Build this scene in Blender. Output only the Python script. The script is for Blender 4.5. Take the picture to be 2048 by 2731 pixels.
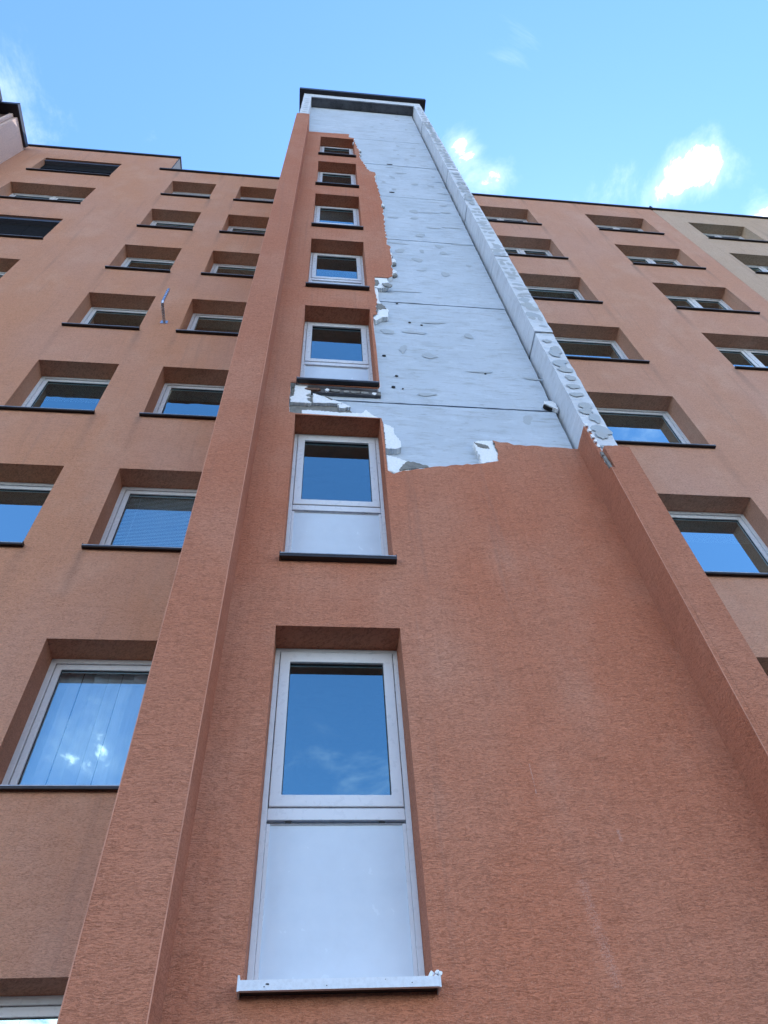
import bpy, bmesh, math, random
from mathutils import Matrix, Vector
from mathutils.geometry import delaunay_2d_cdt

for o in list(bpy.data.objects):
    bpy.data.objects.remove(o)
scene = bpy.context.scene
COL = scene.collection
R_ = math.radians

# ------------------------------------------------------------------ camera
cam_d = bpy.data.cameras.new('camera')
cam = bpy.data.objects.new('camera', cam_d)
COL.objects.link(cam)
scene.camera = cam
cam_d.sensor_fit = 'HORIZONTAL'
cam_d.sensor_width = 36.0
cam_d.lens = 36.0 * 1929.129 / 2048.0
cam_d.clip_start = 0.05
cam_d.clip_end = 3000
RX = Vector((0.99484799, -0.08703015, -0.05199256))
RY = Vector((0.03802305, 0.79574228, -0.60444062))
RZ = Vector((0.09397724, 0.59934963, 0.79495176))
m = Matrix.Identity(4)
for i in range(3):
    m[i][0], m[i][1], m[i][2] = RX[i], -RY[i], -RZ[i]
m[1][3] = -3.514
cam.matrix_world = m

# ------------------------------------------------------------------ light
SUN_EL, SUN_AZ = 50.0, 28.0          # azimuth from +Y (behind the building) towards +X
sv = Vector((math.sin(R_(SUN_AZ)) * math.cos(R_(SUN_EL)), math.cos(R_(SUN_AZ)) * math.cos(R_(SUN_EL)), math.sin(R_(SUN_EL))))
sun_d = bpy.data.lights.new('sun', 'SUN')
sun_d.energy = 2.0
sun_d.angle = R_(0.53)
sun_d.color = (1.0, 0.95, 0.87)
sun = bpy.data.objects.new('sun', sun_d)
COL.objects.link(sun)
sun.rotation_euler = (-sv).to_track_quat('-Z', 'Y').to_euler()
sun.location = (0, 0, 60)

scene.cycles.max_bounces = 6
scene.cycles.diffuse_bounces = 3
scene.cycles.glossy_bounces = 3
scene.cycles.transparent_max_bounces = 8
scene.view_settings.view_transform = 'Standard'
scene.view_settings.look = 'None'
scene.view_settings.gamma = 1.0
scene.view_settings.use_curve_mapping = False
scene.view_settings.exposure = 1.69


class NT:
    """small helper to write node trees"""
    def __init__(self, tree):
        self.t = tree
        self.t.nodes.clear()

    def n(self, typ, **kw):
        nd = self.t.nodes.new(typ)
        for k, v in kw.items():
            setattr(nd, k, v)
        return nd

    def put(self, sock, v):
        if isinstance(v, bpy.types.NodeSocket):
            self.t.links.new(v, sock)
        elif isinstance(v, bpy.types.Node):
            self.t.links.new(v.outputs[0], sock)
        elif v is not None:
            if sock.type == 'RGBA' and not isinstance(v, (int, float)) and len(v) == 3:
                v = (*v, 1)
            sock.default_value = v

    def math(self, op, a, b=None, c=None, clamp=False):
        nd = self.n('ShaderNodeMath', operation=op, use_clamp=clamp)
        for i, v in enumerate((a, b, c)):
            self.put(nd.inputs[i], v)
        return nd.outputs[0]

    def vmath(self, op, a, b=None, s=None):
        nd = self.n('ShaderNodeVectorMath', operation=op)
        self.put(nd.inputs[0], a)
        if b is not None:
            self.put(nd.inputs[1], b)
        if s is not None:
            self.put(nd.inputs['Scale'], s)
        return nd

    def mix(self, fac, a, b, blend='MIX'):
        nd = self.n('ShaderNodeMix', data_type='RGBA', blend_type=blend)
        self.put(nd.inputs[0], fac)
        self.put(nd.inputs[6], a)
        self.put(nd.inputs[7], b)
        return nd.outputs[2]

    def noise(self, vec, scale, detail=2.0, rough=0.5, dist=0.0):
        nd = self.n('ShaderNodeTexNoise')
        self.put(nd.inputs['Vector'], vec)
        self.put(nd.inputs['Scale'], scale)
        nd.inputs['Detail'].default_value = detail
        nd.inputs['Roughness'].default_value = rough
        nd.inputs['Distortion'].default_value = dist
        return nd.outputs[0]

    def ramp(self, v, lo, hi, a=0.0, b=1.0, smooth=True):
        nd = self.n('ShaderNodeMapRange', interpolation_type='SMOOTHSTEP' if smooth else 'LINEAR')
        self.put(nd.inputs[0], v)
        for i, x in enumerate((lo, hi, a, b)):
            nd.inputs[i + 1].default_value = x
        return nd.outputs[0]

    def scaled(self, vec, s):
        return self.vmath('MULTIPLY', vec, s).outputs[0]


# ------------------------------------------------------------------ sky
CLOUD_SHIFT = (21.4, 5.5, 0.0)
world = bpy.data.worlds.new('World')
scene.world = world
world.use_nodes = True
w = NT(world.node_tree)
sky = w.n('ShaderNodeTexSky', sky_type='NISHITA')
sky.sun_disc = False
sky.sun_elevation = R_(SUN_EL)
sky.sun_rotation = R_(SUN_AZ)
sky.altitude = 300
sky.air_density = 1.0
sky.dust_density = 0.25
sky.ozone_density = 1.4
d = w.n('ShaderNodeTexCoord').outputs['Generated']
sep = w.n('ShaderNodeSeparateXYZ')
w.put(sep.inputs[0], d)
den = w.math('ADD', w.math('MAXIMUM', sep.outputs[2], 0.0), 0.12)
cmb = w.n('ShaderNodeCombineXYZ')
w.put(cmb.inputs[0], w.math('DIVIDE', sep.outputs[0], den))
w.put(cmb.inputs[1], w.math('DIVIDE', sep.outputs[1], den))
pos = w.vmath('ADD', cmb.outputs[0], CLOUD_SHIFT).outputs[0]
big = w.noise(pos, 1.15, 2, 0.5)
fine = w.noise(pos, 5.5, 7, 0.66, 0.4)
# cumulus that stand over the roofs, seen from the street
bias = None
for (dx, dy, dz), s, a in (((0.405, 0.172, 0.899), 0.042, 0.31), ((0.440, 0.146, 0.886), 0.030, 0.26), ((0.335, 0.206, 0.919), 0.040, 0.21),
                           ((0.200, 0.196, 0.960), 0.034, 0.26), ((0.160, 0.168, 0.973), 0.022, 0.28),
                           ((0.505, 0.190, 0.842), 0.026, 0.28),
                           ((-0.37, 0.140, 0.918), 0.06, 0.02), ((0.213, 0.050, 0.976), 0.035, 0.15)):
    dist = w.vmath('DISTANCE', d, (dx, dy, dz)).outputs['Value']
    g = w.math('MULTIPLY', w.math('EXPONENT', w.math('MULTIPLY', w.math('POWER', w.math('DIVIDE', dist, s), 2.0), -0.7)), a)
    bias = g if bias is None else w.math('ADD', bias, g)
cov = w.math('ADD', w.math('MULTIPLY', w.math('SUBTRACT', big, 0.5), 0.55), w.math('MULTIPLY', w.math('SUBTRACT', fine, 0.5), 1.0))
# extra cumulus towards the horizon on every side, added to brighten the walls
lowsky = w.ramp(sep.outputs[2], 0.20, 0.72, 0.26, 0.0)
cov = w.math('SUBTRACT', w.math('ADD', w.math('ADD', cov, bias), lowsky), 0.05)
thick = w.ramp(cov, 0.16, 0.28)
wisp = w.math('MULTIPLY', w.ramp(cov, 0.02, 0.30), 0.14)
amt = w.math('MAXIMUM', thick, wisp)
skyc = w.mix(1.0, sky.outputs[0], (0.63, 0.87, 1.08), 'MULTIPLY')
cloudc = w.mix(fine, (6.8, 6.8, 7.0), (12.0, 11.8, 11.6))
final = w.mix(amt, skyc, cloudc)
bg = w.n('ShaderNodeBackground')
w.put(bg.inputs[0], final)
bg.inputs[1].default_value = 0.14
wo = w.n('ShaderNodeOutputWorld')
w.put(wo.inputs[0], bg)


# ------------------------------------------------------------------ materials
MATS = {}


def newmat(name):
    mt = bpy.data.materials.new(name)
    mt.use_nodes = True
    t = NT(mt.node_tree)
    out = t.n('ShaderNodeOutputMaterial')
    bs = t.n('ShaderNodeBsdfPrincipled')
    t.put(out.inputs[0], bs.outputs[0])
    MATS[name] = mt
    return mt, t, bs, out


def stucco(name, c_main, c_alt, c_pale, seed=0.0, strength=0.55, stains=(), scuffs=()):
    """scraped render: horizontal worm grooves, patchy weathering"""
    mt, t, bs, out = newmat(name)
    co = t.n('ShaderNodeTexCoord').outputs['Object']
    sp = t.n('ShaderNodeSeparateXYZ')
    t.put(sp.inputs[0], co)
    cb = t.n('ShaderNodeCombineXYZ')
    t.put(cb.inputs[0], t.math('ADD', t.math('ADD', sp.outputs[0], sp.outputs[1]), seed))
    t.put(cb.inputs[1], t.math('MULTIPLY', t.math('SUBTRACT', sp.outputs[0], sp.outputs[1]), 0.5))
    t.put(cb.inputs[2], sp.outputs[2])
    v = cb.outputs[0]
    warp = t.noise(t.scaled(v, (6, 6, 9)), 1.0, 2)
    vz = t.vmath('ADD', v, t.vmath('SCALE', (0, 0, 1), s=t.math('MULTIPLY', warp, 0.03)).outputs[0]).outputs[0]
    n1 = t.noise(t.scaled(vz, (24, 24, 140)), 1.0, 2, 0.5)
    worm = t.ramp(t.math('ABSOLUTE', t.math('SUBTRACT', n1, 0.5)), 0.008, 0.055)           # 0 in a groove
    n2 = t.noise(t.scaled(vz, (32, 32, 160)), 1.0, 2, 0.6)
    fine = t.ramp(n2, 0.32, 0.53)
    g2 = t.noise(t.scaled(vz, (5, 5, 34)), 1.0, 3, 0.65)                                   # bands of grooves
    grain = t.noise(v, 170.0, 1, 0.6)
    mac = t.noise(t.scaled(v, (0.55, 0.55, 0.30)), 1.0, 3, 0.55)
    mac2 = t.noise(t.scaled(v, (1.3, 1.3, 0.9)), 1.0, 4, 0.6)
    drip = t.noise(t.scaled(v, (9.0, 9.0, 0.35)), 1.0, 3, 0.6)
    col = t.mix(t.ramp(mac, 0.34, 0.66), c_main, c_alt)
    col = t.mix(t.math('MULTIPLY', t.ramp(mac2, 0.45, 0.75), 0.45), col, c_pale)
    wsel = t.ramp(g2, 0.38, 0.64, 1.0, 0.45)
    grv = t.math('SUBTRACT', 1.0, t.math('MULTIPLY', t.math('SUBTRACT', 1.0, worm), wsel))
    dark = t.mix(1.0, col, (0.50, 0.45, 0.42), 'MULTIPLY')
    col = t.mix(t.math('MULTIPLY', t.math('SUBTRACT', 1.0, grv), 0.58), col, dark)
    col = t.mix(t.math('MULTIPLY', t.math('SUBTRACT', 1.0, fine), 0.46), col, dark)
    col = t.mix(t.math('MULTIPLY', t.ramp(grain, 0.52, 0.70), 0.45), col, c_pale)
    col = t.mix(t.math('MULTIPLY', t.ramp(g2, 0.32, 0.50, 1.0, 0.0), 0.05), col, dark)
    col = t.mix(t.math('MULTIPLY', t.ramp(drip, 0.57, 0.76), 0.18), col, (0.20, 0.14, 0.115))
    for (sx, sz, kx, zlo, zhi, hw, amt_) in scuffs:      # chalky scuff marks
        dxx = t.math('ABSOLUTE', t.math('SUBTRACT', sp.outputs[0], t.math('ADD', sx, t.math('MULTIPLY', t.math('SUBTRACT', sp.outputs[2], sz), kx))))
        mk = t.math('MULTIPLY', t.ramp(dxx, 0.0, hw, 1.0, 0.0), t.math('MULTIPLY', t.math('GREATER_THAN', sp.outputs[2], zlo), t.math('LESS_THAN', sp.outputs[2], zhi)))
        mk = t.math('MULTIPLY', t.math('MULTIPLY', mk, t.ramp(grain, 0.38, 0.60)), amt_)
        col = t.mix(mk, col, (0.66, 0.50, 0.44))
    for (xe, half, z0, per, ln, zmin) in stains:      # dirt runs below the ends of the sills
        ax = t.math('ABSOLUTE', t.math('SUBTRACT', sp.outputs[0], xe))
        mx = t.ramp(t.math('ADD', ax, t.math('MULTIPLY', t.math('SUBTRACT', drip, 0.5), 0.10)), 0.0, half, 1.0, 0.0)
        ph = t.math('MULTIPLY', t.math('FRACT', t.math('DIVIDE', t.math('SUBTRACT', z0, sp.outputs[2]), per)), per)
        mz = t.ramp(ph, 0.0, ln, 1.0, 0.0, False)
        mk = t.math('MULTIPLY', t.math('MULTIPLY', mx, mz), t.math('MULTIPLY', t.ramp(mac2, 0.3, 0.7, 0.2, 1.0), 0.5))
        col = t.mix(mk, col, (0.13, 0.10, 0.085))
    t.put(bs.inputs['Base Color'], col)
    bs.inputs['Roughness'].default_value = 0.93
    bs.inputs['Specular IOR Level'].default_value = 0.2
    hgt = t.math('ADD', t.math('ADD', t.math('MULTIPLY', grv, 1.0), t.math('ADD', t.math('MULTIPLY', grain, 0.5), t.math('MULTIPLY', fine, 0.6))), t.math('MULTIPLY', mac2, 0.6))
    bp = t.n('ShaderNodeBump')
    bp.inputs['Strength'].default_value = strength * 0.95
    bp.inputs['Distance'].default_value = 0.006
    t.put(bp.inputs['Height'], hgt)
    t.put(bs.inputs['Normal'], bp)
    return mt


def simple(name, col, rough=0.5, metal=0.0, var=0.15, scale=12.0, bump=0.0, spec=0.5, aniso=(1, 1, 1), dark=None):
    mt, t, bs, out = newmat(name)
    co = t.n('ShaderNodeTexCoord').outputs['Object']
    v = t.scaled(co, aniso)
    a = t.noise(v, scale, 5, 0.6)
    b = t.noise(v, scale * 6.3, 3, 0.6)
    k = t.math('ADD', t.math('MULTIPLY', a, 0.7), t.math('MULTIPLY', b, 0.3))
    dk = dark or tuple(c * (1 - 2 * var) for c in col)
    c = t.mix(t.ramp(k, 0.32, 0.62), dk, col)
    t.put(bs.inputs['Base Color'], c)
    t.put(bs.inputs['Roughness'], t.ramp(b, 0.2, 0.8, max(rough - 0.1, 0.03), min(rough + 0.1, 1)))
    bs.inputs['Metallic'].default_value = metal
    bs.inputs['Specular IOR Level'].default_value = spec
    if bump:
        bp = t.n('ShaderNodeBump')
        bp.inputs['Strength'].default_value = 0.7
        bp.inputs['Distance'].default_value = bump
        t.put(bp.inputs['Height'], k)
        t.put(bs.inputs['Normal'], bp)
    return mt


def concrete(name, base, stain, pale, hstreak=0.5):
    mt, t, bs, out = newmat(name)
    co = t.n('ShaderNodeTexCoord').outputs['Object']
    a = t.noise(t.scaled(co, (1.2, 1.2, 1.2)), 1.0, 5, 0.6)
    st = t.noise(t.scaled(co, (2.2, 2.2, 16)), 1.0, 5, 0.7)
    st2 = t.noise(t.scaled(co, (9, 9, 38)), 1.0, 4, 0.6)
    ver = t.noise(t.scaled(co, (22, 22, 2.4)), 1.0, 4, 0.6)
    pit = t.noise(co, 90.0, 3, 0.6)
    col = t.mix(t.ramp(a, 0.36, 0.64), base, pale)
    blo = t.noise(t.scaled(co, (3.6, 3.6, 10)), 1.0, 5, 0.68)
    col = t.mix(t.math('MULTIPLY', t.ramp(blo, 0.53, 0.66), 0.34), col, tuple(c * 0.92 for c in stain))
    col = t.mix(t.math('MULTIPLY', t.ramp(blo, 0.36, 0.46, 1.0, 0.0), 0.5), col, tuple(min(1.0, c * 1.12) for c in pale))
    col = t.mix(t.math('MULTIPLY', t.ramp(st, 0.54, 0.70), hstreak), col, stain)
    col = t.mix(t.math('MULTIPLY', t.ramp(st2, 0.60, 0.74), 0.55 * hstreak), col, tuple(c * 0.62 for c in stain))
    col = t.mix(t.math('MULTIPLY', t.ramp(ver, 0.55, 0.75), 0.25 * (1.4 - hstreak)), col, stain)
    col = t.mix(t.math('MULTIPLY', t.ramp(pit, 0.66, 0.74), 0.4), col, (0.12, 0.12, 0.12))
    t.put(bs.inputs['Base Color'], col)
    bs.inputs['Roughness'].default_value = 0.88
    bs.inputs['Specular IOR Level'].default_value = 0.25
    bp = t.n('ShaderNodeBump')
    bp.inputs['Strength'].default_value = 0.5
    bp.inputs['Distance'].default_value = 0.006
    t.put(bp.inputs['Height'], t.math('ADD', t.math('ADD', st, t.math('MULTIPLY', pit, 0.3)), st2))
    t.put(bs.inputs['Normal'], bp)
    return mt


def glass(name, refl=0.5, wob=0.004, wscale=1.6, tint=(0.58, 0.91, 1.0), clear=(0.62, 0.68, 0.70)):
    """coated double glazing: part mirror, part see-through"""
    mt, t, bs, out = newmat(name)
    t.t.nodes.remove(bs)
    co = t.n('ShaderNodeTexCoord').outputs['Object']
    rnd = t.n('ShaderNodeObjectInfo').outputs['Random']
    v = t.vmath('ADD', co, t.vmath('SCALE', (7.0, 3.0, 5.0), s=rnd).outputs[0]).outputs[0]
    h = t.noise(v, wscale, 1.5, 0.45)
    bp = t.n('ShaderNodeBump')
    bp.inputs['Strength'].default_value = 1.0
    bp.inputs['Distance'].default_value = wob
    t.put(bp.inputs['Height'], h)
    gl = t.n('ShaderNodeBsdfGlossy')
    gl.inputs['Roughness'].default_value = 0.012
    t.put(gl.inputs['Color'], tint)
    t.put(gl.inputs['Normal'], bp)
    tr = t.n('ShaderNodeBsdfTransparent')
    t.put(tr.inputs['Color'], clear)
    fr = t.n('ShaderNodeFresnel')
    fr.inputs['IOR'].default_value = 1.6
    fac = t.math('ADD', t.math('MULTIPLY', fr.outputs[0], 1.0 - refl), refl, clamp=True)
    fac = t.math('MULTIPLY', fac, t.math('SUBTRACT', 1.0, t.n('ShaderNodeNewGeometry').outputs['Backfacing']))
    mx = t.n('ShaderNodeMixShader')
    t.put(mx.inputs[0], fac)
    t.put(mx.inputs[1], tr)
    t.put(mx.inputs[2], gl)
    t.put(out.inputs[0], mx)
    return mt


H = 2.8
ZA, ZC, ZR = 4.727, 6.185, 7.473
YW = 1.645
SA = 1.51
st_l = [(-4.27, 0.10, ZA - SA - 0.04, H, 1.3, 0), (-3.03, 0.10, ZA - SA - 0.04, H, 1.2, 0), (-2.43, 0.08, ZA - SA - 0.04, H, 1.0, 0)]
st_r = [(7.34, 0.10, ZR - 1.6, H, 1.2, 0), (9.19, 0.10, ZR - 1.6, H, 1.2, 0), (5.75, 0.10, ZR - 1.6, H, 1.2, 0)]
SCUFFS = [(1.256, 2.25, 0.0, 2.165, 2.353, 0.005, 0.55), (1.650, 1.93, 0.0, 1.893, 1.962, 0.014, 0.35), (1.396, 1.47, -0.078, 1.22, 1.70, 0.045, 0.16)]
stucco('stucco_tower', (0.545, 0.196, 0.106), (0.555, 0.245, 0.150), (0.61, 0.315, 0.210), 0.0, 0.6, (), SCUFFS)
stucco('stucco_fin', (0.515, 0.194, 0.108), (0.515, 0.210, 0.124), (0.59, 0.285, 0.185), 5.3, 0.6)
stucco('stucco_wing', (0.590, 0.280, 0.160), (0.580, 0.302, 0.200), (0.65, 0.385, 0.270), 11.7, 0.5, st_l)
stucco('stucco_wing_b', (0.600, 0.305, 0.192), (0.595, 0.328, 0.230), (0.67, 0.42, 0.305), 23.1, 0.5, st_r)
stucco('stucco_beige', (0.575, 0.405, 0.275), (0.585, 0.42, 0.30), (0.64, 0.49, 0.36), 31.9, 0.5)
stucco('stucco_pale', (0.72, 0.53, 0.45), (0.73, 0.55, 0.47), (0.76, 0.60, 0.53), 41.9, 0.5)
concrete('concrete_panel', (0.48, 0.535, 0.585), (0.365, 0.395, 0.405), (0.52, 0.575, 0.63), 0.85)
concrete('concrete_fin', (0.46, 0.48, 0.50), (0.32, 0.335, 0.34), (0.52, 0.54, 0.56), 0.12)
concrete('concrete_fin_front', (0.59, 0.62, 0.65), (0.40, 0.42, 0.43), (0.65, 0.68, 0.71), 0.40)
simple('bead', (0.62, 0.29, 0.19), 0.9, var=0.12, scale=9, aniso=(1, 1, 0.4), spec=0.2)
simple('soffit_dark', (0.16, 0.16, 0.17), 0.9, var=0.25, scale=4, bump=0.003, spec=0.2)
simple('joint_dark', (0.035, 0.034, 0.033), 0.95, var=0.2, scale=8, spec=0.1)
simple('joint_filler', (0.34, 0.34, 0.32), 0.95, var=0.2, scale=14, bump=0.003, spec=0.1)
simple('styrofoam', (0.86, 0.88, 0.88), 0.85, var=0.06, scale=60, bump=0.003, spec=0.2)
simple('mortar', (0.25, 0.245, 0.225), 0.95, var=0.16, scale=22, bump=0.004, spec=0.15)
simple('dab', (0.47, 0.50, 0.51), 0.95, var=0.12, scale=22, bump=0.003, spec=0.15)
simple('dab_pale', (0.445, 0.487, 0.515), 0.95, var=0.07, scale=18, bump=0.002, spec=0.15)
simple('pvc', (0.70, 0.72, 0.745), 0.32, var=0.04, scale=3, spec=0.5)
simple('spandrel', (0.62, 0.69, 0.75), 0.20, var=0.04, scale=1.6, spec=0.55)
simple('gasket', (0.02, 0.02, 0.021), 0.6, var=0.1)
simple('sill_dark', (0.030, 0.027, 0.028), 0.55, metal=0.2, var=0.2, scale=6)
simple('sill_lip', (0.42, 0.44, 0.47), 0.4, metal=0.3, var=0.15, scale=9)
simple('sill_worn', (0.66, 0.70, 0.74), 0.45, metal=0.1, var=0.1, scale=45, dark=(0.56, 0.59, 0.62))
simple('coping', (0.030, 0.026, 0.030), 0.5, metal=0.3, var=0.2, scale=3)
simple('shutter_metal', (0.10, 0.105, 0.125), 0.35, metal=0.5, var=0.1, scale=4)
simple('shutter_slat', (0.016, 0.015, 0.015), 0.85, var=0.2, scale=9, spec=0.08)
simple('blind', (0.66, 0.68, 0.68), 0.55, var=0.05, scale=6)
simple('curtain', (0.84, 0.86, 0.89), 0.85, var=0.08, scale=3, aniso=(6, 6, 0.5))
simple('steel_tube', (0.50, 0.55, 0.62), 0.28, metal=0.85, var=0.2, scale=14)
simple('shaded_brown_cladding', (0.10, 0.055, 0.042), 0.7, var=0.25, scale=3, aniso=(6, 6, 1))
simple('interior', (0.035, 0.033, 0.032), 0.95, var=0.1, spec=0.0)
simple('asphalt', (0.020, 0.020, 0.020), 0.95, var=0.15, scale=2, bump=0.004)
simple('paving', (0.026, 0.026, 0.025), 0.9, var=0.1, scale=3, bump=0.003)
simple('rust', (0.20, 0.11, 0.07), 0.9, var=0.3, scale=30)
glass('glass', 0.33, 0.0012, 1.4)
glass('glass_wing', 0.58, 0.0012, 1.4, tint=(0.70, 0.95, 1.0))
glass('glass_wavy', 0.40, 0.0022, 4.0)
glass('glass_clear', 0.36, 0.0012, 1.4, clear=(0.88, 0.92, 0.94))


# ------------------------------------------------------------------ mesh helpers
def link(o, parent=None):
    COL.objects.link(o)
    if parent is not None:
        o.parent = parent
        o.matrix_parent_inverse = parent.matrix_world.inverted()
    return o


def empty(name, loc, label, cat, group=None):
    e = bpy.data.objects.new(name, None)
    e.location = loc
    COL.objects.link(e)
    e.matrix_world = Matrix.Translation(loc)
    e['label'] = label
    e['category'] = cat
    if group:
        e['group'] = group
    return e


class MB:
    def __init__(self):
        self.v, self.f = [], []

    def add(self, vs, fs):
        k = len(self.v)
        self.v += [tuple(x) for x in vs]
        self.f += [tuple(i + k for i in f) for f in fs]
        return self

    def quad(self, a, b, c, d_):
        return self.add([a, b, c, d_], [(0, 1, 2, 3)])

    def box(self, x0, x1, y0, y1, z0, z1):
        vs = [(x, y, z) for z in (z0, z1) for y in (y0, y1) for x in (x0, x1)]
        return self.add(vs, [(0, 2, 3, 1), (4, 5, 7, 6), (0, 1, 5, 4), (2, 6, 7, 3), (0, 4, 6, 2), (1, 3, 7, 5)])

    def ring(self, x0, x1, z0, z1, wd, y0, y1, wb=None, wt=None):
        wb = wd if wb is None else wb
        wt = wd if wt is None else wt
        o = [(x0, z0), (x1, z0), (x1, z1), (x0, z1)]
        n = [(x0 + wd, z0 + wb), (x1 - wd, z0 + wb), (x1 - wd, z1 - wt), (x0 + wd, z1 - wt)]
        vs = [(x, y0, z) for x, z in o] + [(x, y0, z) for x, z in n] + [(x, y1, z) for x, z in o] + [(x, y1, z) for x, z in n]
        fs = []
        for i in range(4):
            j = (i + 1) % 4
            fs += [(i, j, 4 + j, 4 + i), (8 + i, 12 + i, 12 + j, 8 + j), (i, 8 + i, 8 + j, j), (4 + i, 4 + j, 12 + j, 12 + i)]
        return self.add(vs, fs)

    def mesh(self, name, mat):
        me = bpy.data.meshes.new(name)
        me.from_pydata(self.v, [], self.f)
        bm = bmesh.new()
        bm.from_mesh(me)
        bmesh.ops.recalc_face_normals(bm, faces=bm.faces)
        bm.to_mesh(me)
        bm.free()
        if mat:
            me.materials.append(MATS[mat])
        return me

    def build(self, name, mat, parent=None, bevel=0.0, loc=None):
        o = bpy.data.objects.new(name, self.mesh(name, mat))
        if loc is not None:
            o.location = loc
        link(o, parent)
        if bevel:
            b = o.modifiers.new('bevel', 'BEVEL')
            b.width = bevel
            b.segments = 2
            b.limit_method = 'ANGLE'
            b.angle_limit = R_(40)
        return o


def inside(p, poly):
    x, y = p
    r = False
    j = len(poly) - 1
    for i in range(len(poly)):
        xi, yi = poly[i]
        xj, yj = poly[j]
        if (yi > y) != (yj > y) and x < (xj - xi) * (y - yi) / (yj - yi) + xi:
            r = not r
        j = i
    return r


def slab(mb, outline, holes, y0, y1, hole_sides=True, back=False, axis='y'):
    """extruded polygon (x,z outline) with holes, front at y0, edges running back to y1"""
    def P(p, t):
        return (p[0], t, p[1]) if axis == 'y' else (t, p[0], p[1])
    pts, edges = [], []
    for lp in [outline] + holes:
        k = len(pts)
        pts += [Vector(p) for p in lp]
        edges += [(k + i, k + (i + 1) % len(lp)) for i in range(len(lp))]
    vs, es, fs, _, _, _ = delaunay_2d_cdt(pts, edges, [], 0, 1e-6)
    keep = []
    for f in fs:
        c = (sum(vs[i][0] for i in f) / len(f), sum(vs[i][1] for i in f) / len(f))
        if inside(c, outline) and not any(inside(c, h) for h in holes):
            keep.append(tuple(f))
    mb.add([P(v, y0) for v in vs], keep)
    if back:
        mb.add([P(v, y1) for v in vs], [tuple(reversed(f)) for f in keep])
    for lp in [outline] + (holes if hole_sides else []):
        n = len(lp)
        mb.add([P(p, y0) for p in lp] + [P(p, y1) for p in lp], [(i, (i + 1) % n, n + (i + 1) % n, n + i) for i in range(n)])
    return mb


def rect(x0, x1, z0, z1):
    return [(x0, z0), (x1, z0), (x1, z1), (x0, z1)]


def ragged(pts, amp, step, rng, closed=False):
    """subdivide a polyline and shake it"""
    out = []
    n = len(pts)
    for i in range(n if closed else n - 1):
        a, b = Vector(pts[i]), Vector(pts[(i + 1) % n])
        L = (b - a).length
        k = max(1, int(L / step))
        nrm = Vector((-(b - a).y, (b - a).x)).normalized() if L > 0 else Vector((0, 0))
        for j in range(k):
            t = j / k
            p = a.lerp(b, t)
            if j or closed:
                p = p + nrm * rng.uniform(-amp, amp) + (b - a).normalized() * rng.uniform(-amp, amp) * 0.4
            out.append((p.x, p.y))
    if not closed:
        out.append(tuple(pts[-1]))
    return out


GZ = -1.6       # ground level, the camera is held 1.6 m above it

# ------------------------------------------------------------------ ground
g = MB()
g.quad((-400, -400, GZ), (400, -400, GZ), (400, 400, GZ), (-400, 400, GZ))
o = g.build('ground', 'asphalt')
o['kind'] = 'structure'
g = MB()
g.box(-40, 40, -60, -22, GZ - 0.2, GZ + 0.004)
g.box(-30, 30, -5.0, YW + 0.3, GZ - 0.2, GZ + 0.12)
o = g.build('pavement', 'paving')
o['kind'] = 'structure'


# ------------------------------------------------------------------ walls with openings
def wall_grid(mb, x0, x1, z0, z1, holes, y0, dep):
    xs = sorted({x0, x1, *[h[0] for h in holes], *[h[1] for h in holes]})
    zs = sorted({z0, z1, *[h[2] for h in holes], *[h[3] for h in holes]})
    xs = [x for x in xs if x0 <= x <= x1]
    zs = [z for z in zs if z0 <= z <= z1]
    for a, b in zip(xs, xs[1:]):
        run = None
        for c, e in zip(zs, zs[1:]):
            cx, cz = (a + b) / 2, (c + e) / 2
            hole = any(h[0] < cx < h[1] and h[2] < cz < h[3] for h in holes)
            if not hole:
                mb.quad((a, y0, c), (b, y0, c), (b, y0, e), (a, y0, e))
                mb.quad((a, y0 + dep, c), (a, y0 + dep, e), (b, y0 + dep, e), (b, y0 + dep, c))
    for h in holes:
        a, b, c, e = h
        for p, q in (((a, c), (b, c)), ((b, c), (b, e)), ((b, e), (a, e)), ((a, e), (a, c))):
            mb.quad((p[0], y0, p[1]), (q[0], y0, q[1]), (q[0], y0 + dep, q[1]), (p[0], y0 + dep, p[1]))
    return mb


# ------------------------------------------------------------------ windows
CACHE = {}


def shared(key, maker):
    if key not in CACHE:
        CACHE[key] = maker()
    return CACHE[key]


def part(name, me, parent, loc, bevel=0.0):
    o = bpy.data.objects.new(name, me)
    o.location = loc
    link(o, parent)
    if bevel:
        b = o.modifiers.new('bevel', 'BEVEL')
        b.width = bevel
        b.segments = 2
        b.limit_method = 'ANGLE'
        b.angle_limit = R_(40)
    return o


def pane_mesh(wd, ht, mat):
    mb = MB().box(0, wd, 0, 0.006, 0, ht)
    return mb.mesh('pane', mat)


def slat_blind(wd, ht, pitch=0.026, mat='blind'):
    mb = MB()
    n = max(1, int(ht / pitch))
    for i in range(n):
        z = ht - i * pitch
        mb.quad((0, 0.0, z - 0.0135), (wd, 0.0, z - 0.0135), (wd, 0.009, z + 0.0105), (0, 0.009, z + 0.0105))
    for x in (wd * 0.15, wd * 0.85):
        mb.quad((x, -0.004, 0), (x + 0.004, -0.004, 0), (x + 0.004, -0.004, ht), (x, -0.004, ht))
    return mb.mesh('venetian_blind', mat)


def curtain_mesh(wd, ht, n=9):
    mb = MB()
    for i in range(n):
        a, b = wd * i / n, wd * (i + 0.93) / n
        y0, y1 = 0.0 + 0.02 * (i % 3), 0.05 - 0.012 * (i % 2)
        mb.quad((a, y0, 0), (b, y1, 0), (b, y1, ht), (a, y0, ht))
    return mb.mesh('curtain', 'curtain')


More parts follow.
